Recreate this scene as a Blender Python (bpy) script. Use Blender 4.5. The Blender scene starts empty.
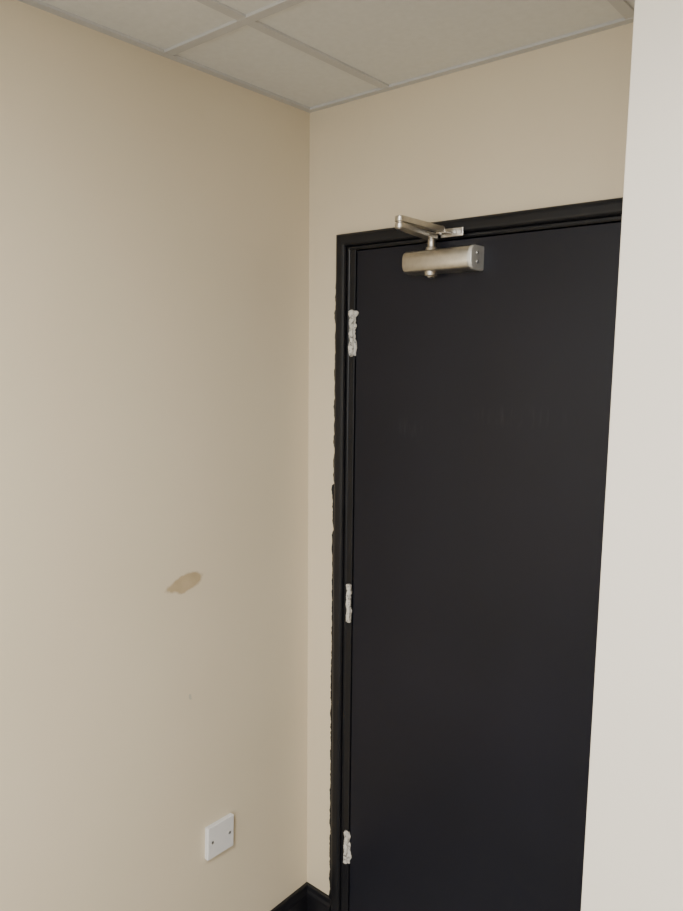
import bpy, bmesh, math, random
from mathutils import Vector, Matrix, noise
random.seed(4)
ZOOM = None
scn = bpy.context.scene
FLOOR = -0.025
H = 2.377

# ------------------------------------------------------------------ materials
def mat(name):
    m = bpy.data.materials.new(name); m.use_nodes = True
    nt = m.node_tree; b = nt.nodes["Principled BSDF"]
    return m, nt, b
def N(nt, t, **kw):
    n = nt.nodes.new(t)
    for k, v in kw.items():
        if k in n.inputs.keys(): n.inputs[k].default_value = v
        else: setattr(n, k, v)
    return n
def objcoord(nt):
    return N(nt, "ShaderNodeTexCoord").outputs["Object"]
def ramp(nt, src, p0, c0, p1, c1):
    r = nt.nodes.new("ShaderNodeValToRGB")
    r.color_ramp.elements[0].position = p0; r.color_ramp.elements[0].color = (*c0, 1)
    r.color_ramp.elements[1].position = p1; r.color_ramp.elements[1].color = (*c1, 1)
    nt.links.new(src, r.inputs["Fac"]); return r.outputs["Color"]
def noisetex(nt, scale, detail=4, rough=.5, vec=None):
    n = nt.nodes.new("ShaderNodeTexNoise")
    n.inputs["Scale"].default_value = scale; n.inputs["Detail"].default_value = detail
    n.inputs["Roughness"].default_value = rough
    nt.links.new(vec if vec else objcoord(nt), n.inputs["Vector"])
    return n.outputs["Fac"]
def bump(nt, b, src, strength, dist=.002):
    bp = nt.nodes.new("ShaderNodeBump"); bp.inputs["Strength"].default_value = strength
    bp.inputs["Distance"].default_value = dist
    nt.links.new(src, bp.inputs["Height"]); nt.links.new(bp.outputs["Normal"], b.inputs["Normal"])

def simple(name, c0, c1, scale, rough, metal=0, bstr=0.1, bscale=150, bdist=.001, spec=.5):
    m, nt, b = mat(name)
    nt.links.new(ramp(nt, noisetex(nt, scale), .3, c0, .7, c1), b.inputs["Base Color"])
    b.inputs["Roughness"].default_value = rough; b.inputs["Metallic"].default_value = metal
    b.inputs["Specular IOR Level"].default_value = spec
    if bstr: bump(nt, b, noisetex(nt, bscale, 3), bstr, bdist)
    return m
W0, W1 = (.675, .585, .43), (.70, .61, .455)
M_wall = simple("cream_wall_paint", W0, W1, 2.2, .55, bstr=.12, bscale=220)
M_wallb = simple("cream_wall_paint_door", (.68, .58, .415), (.70, .60, .435), 2.2, .55, bstr=.12, bscale=220)
M_wallf = simple("cream_wall_paint_pier_lit", (.80, .74, .64), (.82, .76, .66), 2.2, .36, bstr=.12, bscale=220)  # same cream paint, paler here to put the strong light into the colour
M_tile = simple("ceiling_tile", (.66, .65, .61), (.70, .69, .65), 60, .9, bstr=.35, bscale=500)
M_grid = simple("ceiling_grid_metal", (.50, .49, .47), (.54, .53, .51), 10, .5, bstr=0)
M_floor = simple("grey_carpet", (.28, .27, .26), (.36, .35, .33), 300, .95, bstr=.6, bscale=500)
M_black = simple("black_gloss_paint", (.005, .005, .0065), (.0075, .0075, .010), 12, .38, bstr=.12, bscale=90, spec=.35)
M_plate = simple("white_plastic", (.70, .69, .68), (.74, .73, .72), 8, .4, bstr=0)
M_nickel = simple("brushed_nickel", (.56, .53, .48), (.64, .61, .55), 90, .30, metal=1, bstr=.08, bscale=300)
M_nickel2 = simple("dull_steel", (.42, .39, .35), (.62, .58, .52), 60, .38, metal=1, bstr=.1, bscale=300)
M_cap = simple("end_cap_metal", (.66, .65, .62), (.76, .75, .72), 60, .4, metal=.6, bstr=0)
M_screw = simple("zinc_screw", (.45, .44, .42), (.6, .58, .56), 60, .35, metal=1, bstr=0)

m, nt, b = mat("black_satin_door"); M_door = m
oc = objcoord(nt)
base = ramp(nt, noisetex(nt, 3, 5, vec=oc), .3, (.0055, .0058, .0105), .7, (.0075, .0078, .014))
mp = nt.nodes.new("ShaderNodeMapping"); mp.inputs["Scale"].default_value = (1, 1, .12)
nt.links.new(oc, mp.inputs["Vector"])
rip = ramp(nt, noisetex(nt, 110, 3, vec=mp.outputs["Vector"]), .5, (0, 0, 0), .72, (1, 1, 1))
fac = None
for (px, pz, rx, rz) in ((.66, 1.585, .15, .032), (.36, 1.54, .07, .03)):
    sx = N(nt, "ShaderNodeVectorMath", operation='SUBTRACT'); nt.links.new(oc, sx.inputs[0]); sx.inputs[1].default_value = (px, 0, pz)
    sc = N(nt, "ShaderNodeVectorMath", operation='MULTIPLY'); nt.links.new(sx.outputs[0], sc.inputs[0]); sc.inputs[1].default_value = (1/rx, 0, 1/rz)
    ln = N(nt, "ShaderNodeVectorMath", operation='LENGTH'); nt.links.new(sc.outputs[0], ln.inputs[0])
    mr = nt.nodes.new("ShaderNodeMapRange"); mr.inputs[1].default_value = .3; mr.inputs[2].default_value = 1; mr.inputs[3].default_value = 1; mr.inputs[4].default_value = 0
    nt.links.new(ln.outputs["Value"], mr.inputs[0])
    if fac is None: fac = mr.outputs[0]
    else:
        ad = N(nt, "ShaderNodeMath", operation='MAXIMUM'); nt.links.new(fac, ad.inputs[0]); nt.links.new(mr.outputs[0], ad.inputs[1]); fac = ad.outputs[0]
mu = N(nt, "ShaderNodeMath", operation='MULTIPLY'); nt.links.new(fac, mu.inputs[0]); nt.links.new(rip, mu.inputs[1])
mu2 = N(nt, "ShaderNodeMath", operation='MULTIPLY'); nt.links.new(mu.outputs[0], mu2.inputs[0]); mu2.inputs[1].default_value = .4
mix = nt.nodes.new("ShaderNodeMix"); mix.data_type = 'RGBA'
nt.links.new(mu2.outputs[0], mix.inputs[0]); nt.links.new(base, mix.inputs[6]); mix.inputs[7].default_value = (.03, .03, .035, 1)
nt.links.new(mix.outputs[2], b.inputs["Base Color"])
b.inputs["Roughness"].default_value = .42
b.inputs["Specular IOR Level"].default_value = .30
bump(nt, b, noisetex(nt, 160, 3), .1, .001)

m, nt, b = mat("chipped_white_hinge"); M_hinge = m
nt.links.new(ramp(nt, noisetex(nt, 110, 4, .6), .36, (.12, .115, .11), .46, (.60, .57, .51)), b.inputs["Base Color"])
b.inputs["Roughness"].default_value = .5
bump(nt, b, noisetex(nt, 200, 4), .8, .002)
# stain: brown centre feathering out to the wall paint
m, nt, b = mat("brown_stain"); M_stain = m
oc = objcoord(nt)
wallc = ramp(nt, noisetex(nt, 2.2, vec=oc), .3, W0, .7, W1)
brown = ramp(nt, noisetex(nt, 30, 4, vec=oc), .3, (.43, .335, .20), .7, (.50, .39, .24))
sx = N(nt, "ShaderNodeVectorMath", operation='SUBTRACT'); nt.links.new(oc, sx.inputs[0]); sx.inputs[1].default_value = (0, -.448, 1.158)
rt = N(nt, "ShaderNodeVectorRotate"); rt.rotation_type = 'X_AXIS'; rt.inputs["Angle"].default_value = -.14; nt.links.new(sx.outputs[0], rt.inputs["Vector"])
sc = N(nt, "ShaderNodeVectorMath", operation='MULTIPLY'); nt.links.new(rt.outputs[0], sc.inputs[0]); sc.inputs[1].default_value = (0, 1/.060, 1/.025)
ln = N(nt, "ShaderNodeVectorMath", operation='LENGTH'); nt.links.new(sc.outputs[0], ln.inputs[0])
nz = noisetex(nt, 28, 3, vec=oc)
m1 = N(nt, "ShaderNodeMath", operation='MULTIPLY_ADD'); nt.links.new(nz, m1.inputs[0]); m1.inputs[1].default_value = .9; nt.links.new(ln.outputs["Value"], m1.inputs[2])
mr = nt.nodes.new("ShaderNodeMapRange"); mr.inputs[1].default_value = 1.20; mr.inputs[2].default_value = 1.42; mr.inputs[3].default_value = 1; mr.inputs[4].default_value = 0
nt.links.new(m1.outputs[0], mr.inputs[0])
mx = nt.nodes.new("ShaderNodeMix"); mx.data_type = 'RGBA'
nt.links.new(mr.outputs[0], mx.inputs[0]); nt.links.new(wallc, mx.inputs[6]); nt.links.new(brown, mx.inputs[7])
nt.links.new(mx.outputs[2], b.inputs["Base Color"])
b.inputs["Roughness"].default_value = .55
bump(nt, b, noisetex(nt, 220, 3), .12, .001)
M_smudge = simple("grey_smudge", (.50, .45, .36), (.56, .51, .42), 40, .6, bstr=0)
m, nt, b = mat("led_panel"); M_led = m
nt.links.new(ramp(nt, noisetex(nt, 2), .3, (.95, .95, .95), .7, (1, 1, 1)), b.inputs["Emission Color"])
b.inputs["Emission Strength"].default_value = 5.0

# ------------------------------------------------------------------ helpers
def obj_from_bm(name, bm, material, smooth=False, parent=None):
    me = bpy.data.meshes.new(name)
    bmesh.ops.recalc_face_normals(bm, faces=bm.faces)
    bm.to_mesh(me); bm.free()
    o = bpy.data.objects.new(name, me); scn.collection.objects.link(o)
    for mm in (material if isinstance(material, (list, tuple)) else [material]): me.materials.append(mm)
    if smooth:
        for p in me.polygons: p.use_smooth = True
    if parent: o.parent = parent; o.matrix_parent_inverse = parent.matrix_world.inverted()
    return o
def box(bm, a, b_, bev=0, seg=2, mi=0, M=None):
    vs = [bm.verts.new((x, y, z)) for x in (a[0], b_[0]) for y in (a[1], b_[1]) for z in (a[2], b_[2])]
    idx = [(0, 1, 3, 2), (4, 6, 7, 5), (0, 4, 5, 1), (2, 3, 7, 6), (0, 2, 6, 4), (1, 5, 7, 3)]
    fs = [bm.faces.new([vs[i] for i in q]) for q in idx]
    for q in fs: q.material_index = mi
    if M is not None:
        for v in vs: v.co = M @ v.co
    if bev:
        es = list({e for q in fs for e in q.edges})
        bmesh.ops.bevel(bm, geom=es, offset=bev, segments=seg, profile=.5, affect='EDGES')
def cyl(bm, p0, p1, r0, r1=None, n=32, bev=0):
    r1 = r0 if r1 is None else r1
    p0 = Vector(p0); p1 = Vector(p1); d = (p1-p0); L = d.length; d.normalize()
    q = Vector((0, 0, 1)).rotation_difference(d).to_matrix()
    prof = [(0, 0)]
    if bev: prof += [(r0-bev, 0), (r0-bev*.3, bev*.3), (r0, bev), (r1, L-bev), (r1-bev*.3, L-bev*.3), (r1-bev, L)]
    else: prof += [(r0, 0), (r1, L)]
    prof.append((0, L))
    rings = []
    for (rr, h) in prof:
        if rr == 0: rings.append([bm.verts.new(p0+q@Vector((0, 0, h)))])
        else: rings.append([bm.verts.new(p0+q@Vector((rr*math.cos(2*math.pi*i/n), rr*math.sin(2*math.pi*i/n), h))) for i in range(n)])
    for A, B in zip(rings, rings[1:]):
        for i in range(n):
            j = (i+1) % n
            if len(A) == 1: bm.faces.new((A[0], B[i], B[j]))
            elif len(B) == 1: bm.faces.new((A[i], B[0], A[j]))
            else: bm.faces.new((A[i], A[j], B[j], B[i]))
def link_bar(bm, p0, p1, w0, w1, t, bev=.0015, n=12):
    p0 = Vector(p0); p1 = Vector(p1); d = p1-p0; L = d.length
    X = d.normalized(); Y = Vector((0, 0, 1)).cross(X).normalized(); Z = X.cross(Y)
    out = []
    for i in range(n+1):
        a = math.pi/2+math.pi*i/n; out.append((w0/2*math.cos(a), w0/2*math.sin(a)))
    for i in range(n+1):
        a = -math.pi/2+math.pi*i/n; out.append((L+w1/2*math.cos(a), w1/2*math.sin(a)))
    top = [bm.verts.new(p0+X*x+Y*y+Z*t/2) for x, y in out]
    bot = [bm.verts.new(p0+X*x+Y*y-Z*t/2) for x, y in out]
    ft = bm.faces.new(top); fb = bm.faces.new(bot[::-1])
    k = len(out)
    for i in range(k): bm.faces.new((top[i], bot[i], bot[(i+1) % k], top[(i+1) % k]))
    bmesh.ops.bevel(bm, geom=list(ft.edges)+list(fb.edges), offset=bev, segments=2, profile=.5, affect='EDGES')
def struct(o, label=None):
    o["kind"] = "structure"
    if label: o["label"] = label
    return o

# ------------------------------------------------------------------ room shell
Y0, XR, YB = -.52, 3.3, -4.1
T = .12
bm = bmesh.new(); box(bm, (-T, YB-T, FLOOR-.1), (0, T, H+.12)); struct(obj_from_bm("wall_left", bm, M_wall), "plain cream painted wall")
AX0, AX1 = .141, .962
bm = bmesh.new()
box(bm, (0, 0, FLOOR-.1), (AX0, T, H+.12)); box(bm, (AX1, 0, FLOOR-.1), (1.05, T, H+.12)); box(bm, (AX0, 0, 2.010), (AX1, T, H+.12))
struct(obj_from_bm("wall_back", bm, M_wallb), "cream painted wall around the black door")
bm = bmesh.new()
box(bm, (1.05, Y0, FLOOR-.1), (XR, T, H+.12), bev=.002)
struct(obj_from_bm("wall_right", bm, M_wallf), "cream wall pier beside the door recess, lit brightness in its colour")
bm = bmesh.new(); box(bm, (XR, YB, FLOOR-.1), (XR+T, Y0, H+.12)); struct(obj_from_bm("wall_side", bm, M_wall), "cream painted wall")
WX0, WX1, WZ0, WZ1 = .5, 2.9, .85, 2.15  # opening for the added window, out of view
bm = bmesh.new()
box(bm, (0, YB-T, FLOOR-.1), (WX0, YB, H+.12)); box(bm, (WX1, YB-T, FLOOR-.1), (XR+T, YB, H+.12))
box(bm, (WX0, YB-T, FLOOR-.1), (WX1, YB, WZ0)); box(bm, (WX0, YB-T, WZ1), (WX1, YB, H+.12))
struct(obj_from_bm("wall_front", bm, M_wall), "cream painted wall")
bm = bmesh.new()
for (a, c) in (((WX0, WZ0), (WX1, WZ0+.05)), ((WX0, WZ1-.05), (WX1, WZ1)), ((WX0, WZ0), (WX0+.05, WZ1)), ((WX1-.05, WZ0), (WX1, WZ1)), (((WX0+WX1)/2-.03, WZ0), ((WX0+WX1)/2+.03, WZ1))):
    box(bm, (a[0], YB-.09, a[1]), (c[0], YB-.04, c[1]))
struct(obj_from_bm("added_window_1", bm, M_plate), "white window frame, added out of view for fill light")  # invented window behind the camera, there to bring in cool ambient light
bm = bmesh.new(); box(bm, (0, YB, FLOOR-.1), (XR, 0, FLOOR)); box(bm, (AX0, 0, FLOOR-.1), (AX1, T, FLOOR)); struct(obj_from_bm("floor", bm, M_floor), "grey carpet floor")
bm = bmesh.new()
xs = [0, .27]
while xs[-1] < XR: xs.append(min(xs[-1]+.597, XR))
ys = [0, -.48]
while ys[-1] > YB: ys.append(max(ys[-1]-.60, YB))
for i in range(len(xs)-1):
    for j in range(len(ys)-1):
        box(bm, (xs[i]+.001, ys[j+1]+.001, H+.004), (xs[i+1]-.001, ys[j]-.001, H+.02))
box(bm, (0, YB, H+.02), (XR, 0, H+.05))
struct(obj_from_bm("ceiling", bm, M_tile), "suspended ceiling of off-white mineral tiles")
bm = bmesh.new()
def clip_y(x): return 0 if x < 1.05 else Y0
for x in xs[1:-1]: box(bm, (x-.012, YB, H-.001), (x+.012, clip_y(x), H+.006), bev=.0008, seg=1)
for y in ys[1:-1]: box(bm, (0, y-.012, H-.0015), (XR if y < Y0 else 1.05, y+.012, H+.006), bev=.0008, seg=1)
struct(obj_from_bm("trim_1", bm, M_grid), "white metal ceiling grid bars")
bm = bmesh.new()
box(bm, (0, YB, H-.002), (.019, 0, H+.004)); box(bm, (.019, -.019, H-.0021), (1.05, 0, H+.004))
struct(obj_from_bm("trim_2", bm, M_grid), "white angle trim where ceiling meets the walls")

def skirting(name, path):
    bm = bmesh.new()
    prof = [(0, FLOOR), (.018, FLOOR), (.018, .052), (.0165, .058), (.012, .066), (.010, .076), (.008, .079), (0, .079)]
    rings = []
    for (p, nrm) in path:
        rings.append([bm.verts.new((p[0]+nrm[0]*d, p[1]+nrm[1]*d, z)) for d, z in prof])
    for A, B in zip(rings, rings[1:]):
        for i in range(len(prof)):
            j = (i+1) % len(prof); bm.faces.new((A[i], A[j], B[j], B[i]))
    for R in (rings[0], rings[-1]): bm.faces.new(R)
    return struct(obj_from_bm(name, bm, M_black), "black glossy painted baseboard")
LX0, LX1 = .109, .995
skirting("baseboard_left", [((0, YB), (1, 0)), ((0, 0), (1, -1))])
skirting("baseboard_back", [((0, 0), (1, -1)), ((LX0, 0), (0, -1))])
skirting("baseboard_right", [((1.05, Y0), (0, -1)), ((XR, Y0), (0, -1))])

# ------------------------------------------------------------------ door frame
ZT = 2.0415
def sweep_frame(bm, prof):
    pts = [lambda d: (LX0+d, FLOOR), lambda d: (LX0+d, ZT-d), lambda d: (LX1-d, ZT-d), lambda d: (LX1-d, FLOOR)]
    rings = [[bm.verts.new((p(d)[0], y, p(d)[1])) for d, y in prof] for p in pts]
    for A, B in zip(rings, rings[1:]):
        for i in range(len(prof)):
            j = (i+1) % len(prof); bm.faces.new((A[i], A[j], B[j], B[i]))
    for R in (rings[0], rings[-1]): bm.faces.new(R)
bm = bmesh.new()
sweep_frame(bm, [(0, 0), (0, -.010), (.002, -.014), (.006, -.017), (.012, -.018), (.024, -.018), (.028, -.017), (.031, -.014), (.033, -.010), (.033, 0)])
arch = obj_from_bm("trim_3", bm, M_black); struct(arch, "black painted door architrave with uneven paint edge")
bm = bmesh.new()
sweep_frame(bm, [(.033, .0), (.033, -.004), (.036, -.006), (.0405, -.006), (.0435, -.004), (.0435, .0), (.0435, .11), (.033, .11)])
box(bm, (.1515, -.006, FLOOR), (.172, .11, 1.9985), bev=.0015)
box(bm, (.172, .042, FLOOR), (.186, .075, 1.9985))
box(bm, (.172, .042, 1.984), (.940, .075, 1.9985))
box(bm, (.940, -.004, FLOOR), (.9525, .11, 1.9985))
lin = obj_from_bm("door_lining", bm, M_black, parent=arch)
bm = bmesh.new()
n = 400; prevs = None
for i in range(n+1):
    z = FLOOR+.08+(1.985-FLOOR-.08)*i/n
    w = .011+.005*noise.noise(Vector((0, 0, z*6)))+.005*noise.noise(Vector((3, 0, z*32)))+.003*noise.noise(Vector((3, 9, z*120)))
    if z < 1.36: w += .004+.004*math.exp(-((z-1.35)/.02)**2)
    if z > 1.9: w *= max(.15, (1.995-z)/.09)
    w = max(w, .002)
    a = bm.verts.new((LX0+.001, -.0012, z)); c = bm.verts.new((LX0-w, -.0012, z)); d = bm.verts.new((LX0-w-.0005, -.0, z))
    if prevs: bm.faces.new((prevs[0], a, c, prevs[1])); bm.faces.new((prevs[1], c, d, prevs[2]))
    prevs = (a, c, d)
obj_from_bm("paint_overrun", bm, M_black, parent=arch)["label"] = "ragged black paint edge brushed onto the wall"

# ------------------------------------------------------------------ door leaf
bm = bmesh.new(); box(bm, (.1755, -.004, FLOOR+.008), (.9375, .040, 1.995), bev=.0018, seg=2)
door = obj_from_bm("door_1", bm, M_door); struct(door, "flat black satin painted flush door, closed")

def hinge(zc, half, seed, thin=False):
    bm = bmesh.new()
    rr = .0062
    n, k = 20, 46
    rings = []
    x0, y0 = .1735-.007, -.0120
    for j in range(k+1):
        t = j/k; z = zc-half+2*half*t
        groove = .0012 if abs((t*5) % 1-.0) < .06 else 0
        ring = []
        for i in range(n):
            a = 2*math.pi*i/n
            d = Vector((math.cos(a), math.sin(a), 0))
            r_ = rr-groove+.0045*max(-.3, noise.noise(Vector((d.x*1.2+seed, d.y*1.2, z*50))))+.0012*noise.noise(Vector((d.x*3, d.y*3+seed, z*220)))
            if j in (0, k): r_ *= .6
            ring.append(bm.verts.new((x0+r_*d.x+.0025*noise.noise(Vector((seed, 5, z*28))), y0+r_*d.y, z)))
        rings.append(ring)
    for A, B in zip(rings, rings[1:]):
        for i in range(n): bm.faces.new((A[i], A[(i+1) % n], B[(i+1) % n], B[i]))
    bm.faces.new(rings[0]); bm.faces.new(rings[-1])
    rnd = random.Random(seed)
    sides = [(-1, .010), (1, .005)] if thin else [(-1, .012), (1, .014)]
    for sgn, wmax in sides:
        pv = None; m_ = 40
        for j in range(m_+1):
            z = zc-half*.96+2*half*.96*j/m_
            w = wmax*(.35+.75*abs(noise.noise(Vector((seed*2+sgn, 0, z*45))))*1.6)+.002*rnd.random()
            yy = -.0088-.0015*rnd.random()
            a = bm.verts.new((x0, yy, z)); c = bm.verts.new((x0+sgn*w, yy+.001*rnd.random(), z)); d = bm.verts.new((x0+sgn*w, -.0045, z))
            if pv: bm.faces.new((pv[0], a, c, pv[1])); bm.faces.new((pv[1], c, d, pv[2]))
            pv = (a, c, d)
    o = obj_from_bm("hinge", bm, M_hinge, smooth=True, parent=door)
    o["label"] = "door hinge with chipped white paint over metal"
    return o
hinge(1.780, .062, 1.3)
hinge(1.030, .056, 7.7, True)
hinge(.283, .052, 4.2)

# ------------------------------------------------------------------ door closer
closer = bpy.data.objects.new("door_closer", None); scn.collection.objects.link(closer)
closer.location = (.46, -.004, 1.948); bpy.context.view_layer.update()
closer["label"] = "brushed nickel overhead door closer screwed on the black door"
closer["category"] = "door closer"
bm = bmesh.new()
zc = 1.946; hh = .027
def dsec(s):
    pts = []
    for i in range(33):
        a = math.pi/2+math.pi*i/32
        ca, sa = math.cos(a), math.sin(a)
        e = .68
        pts.append((-.030-(abs(ca)**e)*.030*s, zc+math.copysign(abs(sa)**e, sa)*hh*s))
    return [(-.0042, zc+hh*s)]+pts+[(-.0042, zc-hh*s)]
secs = [(.360, .93), (.361, .97), (.363, 1), (.540, 1), (.542, .98)]
rings = [[bm.verts.new((x, y, z)) for y, z in dsec(s)] for x, s in secs]
for A, B in zip(rings, rings[1:]):
    for i in range(len(A)): bm.faces.new((A[i], A[(i+1) % len(A)], B[(i+1) % len(A)], B[i]))
bm.faces.new(rings[0]); bm.faces.new(rings[-1])
obj_from_bm("body", bm, M_nickel, smooth=True, parent=closer).modifiers.new("es", "EDGE_SPLIT").split_angle = .6
bm = bmesh.new()
secs = [(.542, .96), (.5435, 1.03), (.549, 1.03), (.552, 1.0), (.553, .90)]
rings = [[bm.verts.new((x, y, z)) for y, z in dsec(s)] for x, s in secs]
for A, B in zip(rings, rings[1:]):
    for i in range(len(A)): bm.faces.new((A[i], A[(i+1) % len(A)], B[(i+1) % len(A)], B[i]))
bm.faces.new(rings[0]); bm.faces.new(rings[-1])
obj_from_bm("end_cap", bm, M_cap, smooth=True, parent=closer).modifiers.new("es", "EDGE_SPLIT").split_angle = .6
bm = bmesh.new()
cyl(bm, (.5525, -.034, zc+.010), (.555, -.034, zc+.010), .0045, bev=.0005)
cyl(bm, (.5525, -.034, zc-.010), (.555, -.034, zc-.010), .0045, bev=.0005)
obj_from_bm("adjusting_screw", bm, M_screw, parent=closer)
SX, SY = .428, -.034
bm = bmesh.new()
cyl(bm, (SX, SY, zc+hh-.004), (SX, SY, zc+hh+.006), .015, .013, bev=.001)
cyl(bm, (SX, SY, zc+hh+.006), (SX, SY, 2.0115), .0095, bev=.001)
obj_from_bm("spindle", bm, M_nickel2, parent=closer)
bm = bmesh.new()
cyl(bm, (SX, SY, zc-hh-.007), (SX, SY, zc-hh+.006), .0150, .0165, bev=.001)
cyl(bm, (SX, SY, zc-hh-.011), (SX, SY, zc-hh-.007), .009, bev=.001, n=6)
obj_from_bm("spindle_cap", bm, M_nickel2, parent=closer)
EL = Vector((.434, -.172, 2.020))
bm = bmesh.new()
link_bar(bm, (SX, SY, 2.002), (EL.x, EL.y, 2.008), .030, .024, .011)
obj_from_bm("main_arm", bm, M_nickel, parent=closer)
bm = bmesh.new()
link_bar(bm, (EL.x, EL.y, 2.023), (.460, -.044, 2.015), .024, .017, .012)
obj_from_bm("forearm", bm, M_nickel, parent=closer)
bm = bmesh.new()
cyl(bm, (EL.x, EL.y, 2.001), (EL.x, EL.y, 2.0305), .0085, bev=.0015)
obj_from_bm("elbow_pivot", bm, M_nickel2, parent=closer)
bm = bmesh.new()
box(bm, (.444, -.022, 2.000), (.506, -.018, 2.020), bev=.0015)
box(bm, (.450, -.052, 2.0050), (.478, -.020, 2.0092), bev=.0015)
cyl(bm, (.460, -.044, 2.003), (.460, -.044, 2.023), .006, bev=.001)
br = obj_from_bm("frame_bracket", bm, M_nickel2, parent=closer)
for sx in (.484, .498):
    bm = bmesh.new(); cyl(bm, (sx, -.022, 2.010), (sx, -.0245, 2.010), .0045, bev=.001, n=16)
    obj_from_bm("screw", bm, M_screw, parent=br)

# ------------------------------------------------------------------ blank electrical plate on wall
YC, ZC = -.357, .4285
plate = bpy.data.objects.new("blank_socket_plate", None); scn.collection.objects.link(plate)
plate.location = (0, YC, ZC); plate.rotation_euler = (math.radians(-2.0), 0, 0); bpy.context.view_layer.update()
plate["label"] = "square white plastic blanking plate screwed to cream wall"; plate["category"] = "wall plate"
def tp(o):
    o.matrix_parent_inverse = Matrix.Identity(4); o.parent = plate; return o
hs = .0455
bm = bmesh.new(); box(bm, (0.0005, -hs+.001, -hs+.001), (.006, hs-.001, hs-.001))
tp(obj_from_bm("back_box", bm, M_plate))
bm = bmesh.new(); box(bm, (.006, -hs, -hs), (.014, hs, hs), bev=.0025, seg=3)
tp(obj_from_bm("faceplate", bm, M_plate))
for sy in (-.030, .030):
    bm = bmesh.new(); cyl(bm, (.0135, sy, 0), (.0148, sy, 0), .0042, bev=.0006, n=20)
    box(bm, (.0146, sy-.0035, -.0005), (.0151, sy+.0035, .0005))
    tp(obj_from_bm("screw", bm, M_screw))

# ------------------------------------------------------------------ wall marks
def patch(name, cy_, cz_, ry, rz, ang, seed, material, label, cat):
    bm = bmesh.new(); n = 64; vs = []
    for i in range(n):
        a = 2*math.pi*i/n
        k = 1+.22*noise.noise(Vector((math.cos(a)*1.3+seed, math.sin(a)*1.3, 0)))+.08*noise.noise(Vector((math.cos(a)*5, math.sin(a)*5+seed, 0)))
        y = ry*k*math.cos(a); z = rz*k*math.sin(a)
        vs.append(bm.verts.new((.0003, cy_+y*math.cos(ang)-z*math.sin(ang), cz_+y*math.sin(ang)+z*math.cos(ang))))
    bm.faces.new(vs)
    o = obj_from_bm(name, bm, material); o["label"] = label; o["category"] = cat
    return o
patch("wall_stain", -.448, 1.158, .062, .028, .14, 2.0, M_stain, "light brown oval stain on the cream wall", "stain")
patch("wall_smudge", -.441, .856, .004, .009, .3, 5.0, M_smudge, "tiny faint beige smudge on the cream wall", "smudge")

# ------------------------------------------------------------------ light
def area(name, loc, sx, sy, power, col, rot=(0, 0, 0)):
    l = bpy.data.lights.new(name, 'AREA'); l.shape = 'RECTANGLE'; l.size = sx; l.size_y = sy; l.energy = power; l.color = col
    o = bpy.data.objects.new(name, l); o.location = loc; o.rotation_euler = rot; scn.collection.objects.link(o); return o
for (LXa, LYa, P_) in ((.88, -2.26, 60), (2.08, -3.46, 36)):  # second panel is an added unseen fill that brightens the room
    LXb, LYb = LXa+.57, LYa+.56
    bm = bmesh.new()
    box(bm, (LXa, LYa, H-.006), (LXb, LYb, H+.003), mi=0)
    led = obj_from_bm("ceiling_light", bm, M_led); led["label"] = "square LED panel set in the suspended ceiling"; led["category"] = "ceiling light"
    area("panel_lamp", ((LXa+LXb)/2, (LYa+LYb)/2, H-.012), .56, .56, P_, (1, .985, .965))
area("added_window_fill", ((WX0+WX1)/2, YB-.02, (WZ0+WZ1)/2), WX1-WX0, WZ1-WZ0, 44, (.82, .91, 1), (math.radians(90), 0, 0))  # added cool fill at the invented window, lifts upper walls and ceiling
w = bpy.data.worlds.new("w"); scn.world = w; w.use_nodes = True
w.node_tree.nodes["Background"].inputs[0].default_value = (.85, .92, 1, 1); w.node_tree.nodes["Background"].inputs[1].default_value = .6

# ------------------------------------------------------------------ camera
cx, cy, cz, yaw, pitch, roll, f = 1.4153, -1.5374, 1.7167, .6982, .1346, .0097, 726.64
fw = Vector((-math.sin(yaw)*math.cos(pitch), math.cos(yaw)*math.cos(pitch), -math.sin(pitch)))
r0 = Vector((math.cos(yaw), math.sin(yaw), 0)); u0 = r0.cross(fw)
r = r0*math.cos(roll)+u0*math.sin(roll); u = -r0*math.sin(roll)+u0*math.cos(roll)
cd = bpy.data.cameras.new("camera"); cam = bpy.data.objects.new("camera", cd); scn.collection.objects.link(cam)
cam.matrix_world = Matrix(((r.x, u.x, -fw.x, cx), (r.y, u.y, -fw.y, cy), (r.z, u.z, -fw.z, cz), (0, 0, 0, 1)))
cd.sensor_fit = 'VERTICAL'; cd.sensor_height = 36; cd.lens = f/911*36; cd.clip_start = .02
if ZOOM:
    zx, zy, k = ZOOM
    cd.lens *= k; cd.shift_x = (zx-341.5)*k/911; cd.shift_y = -(zy-455.5)*k/911
scn.camera = cam
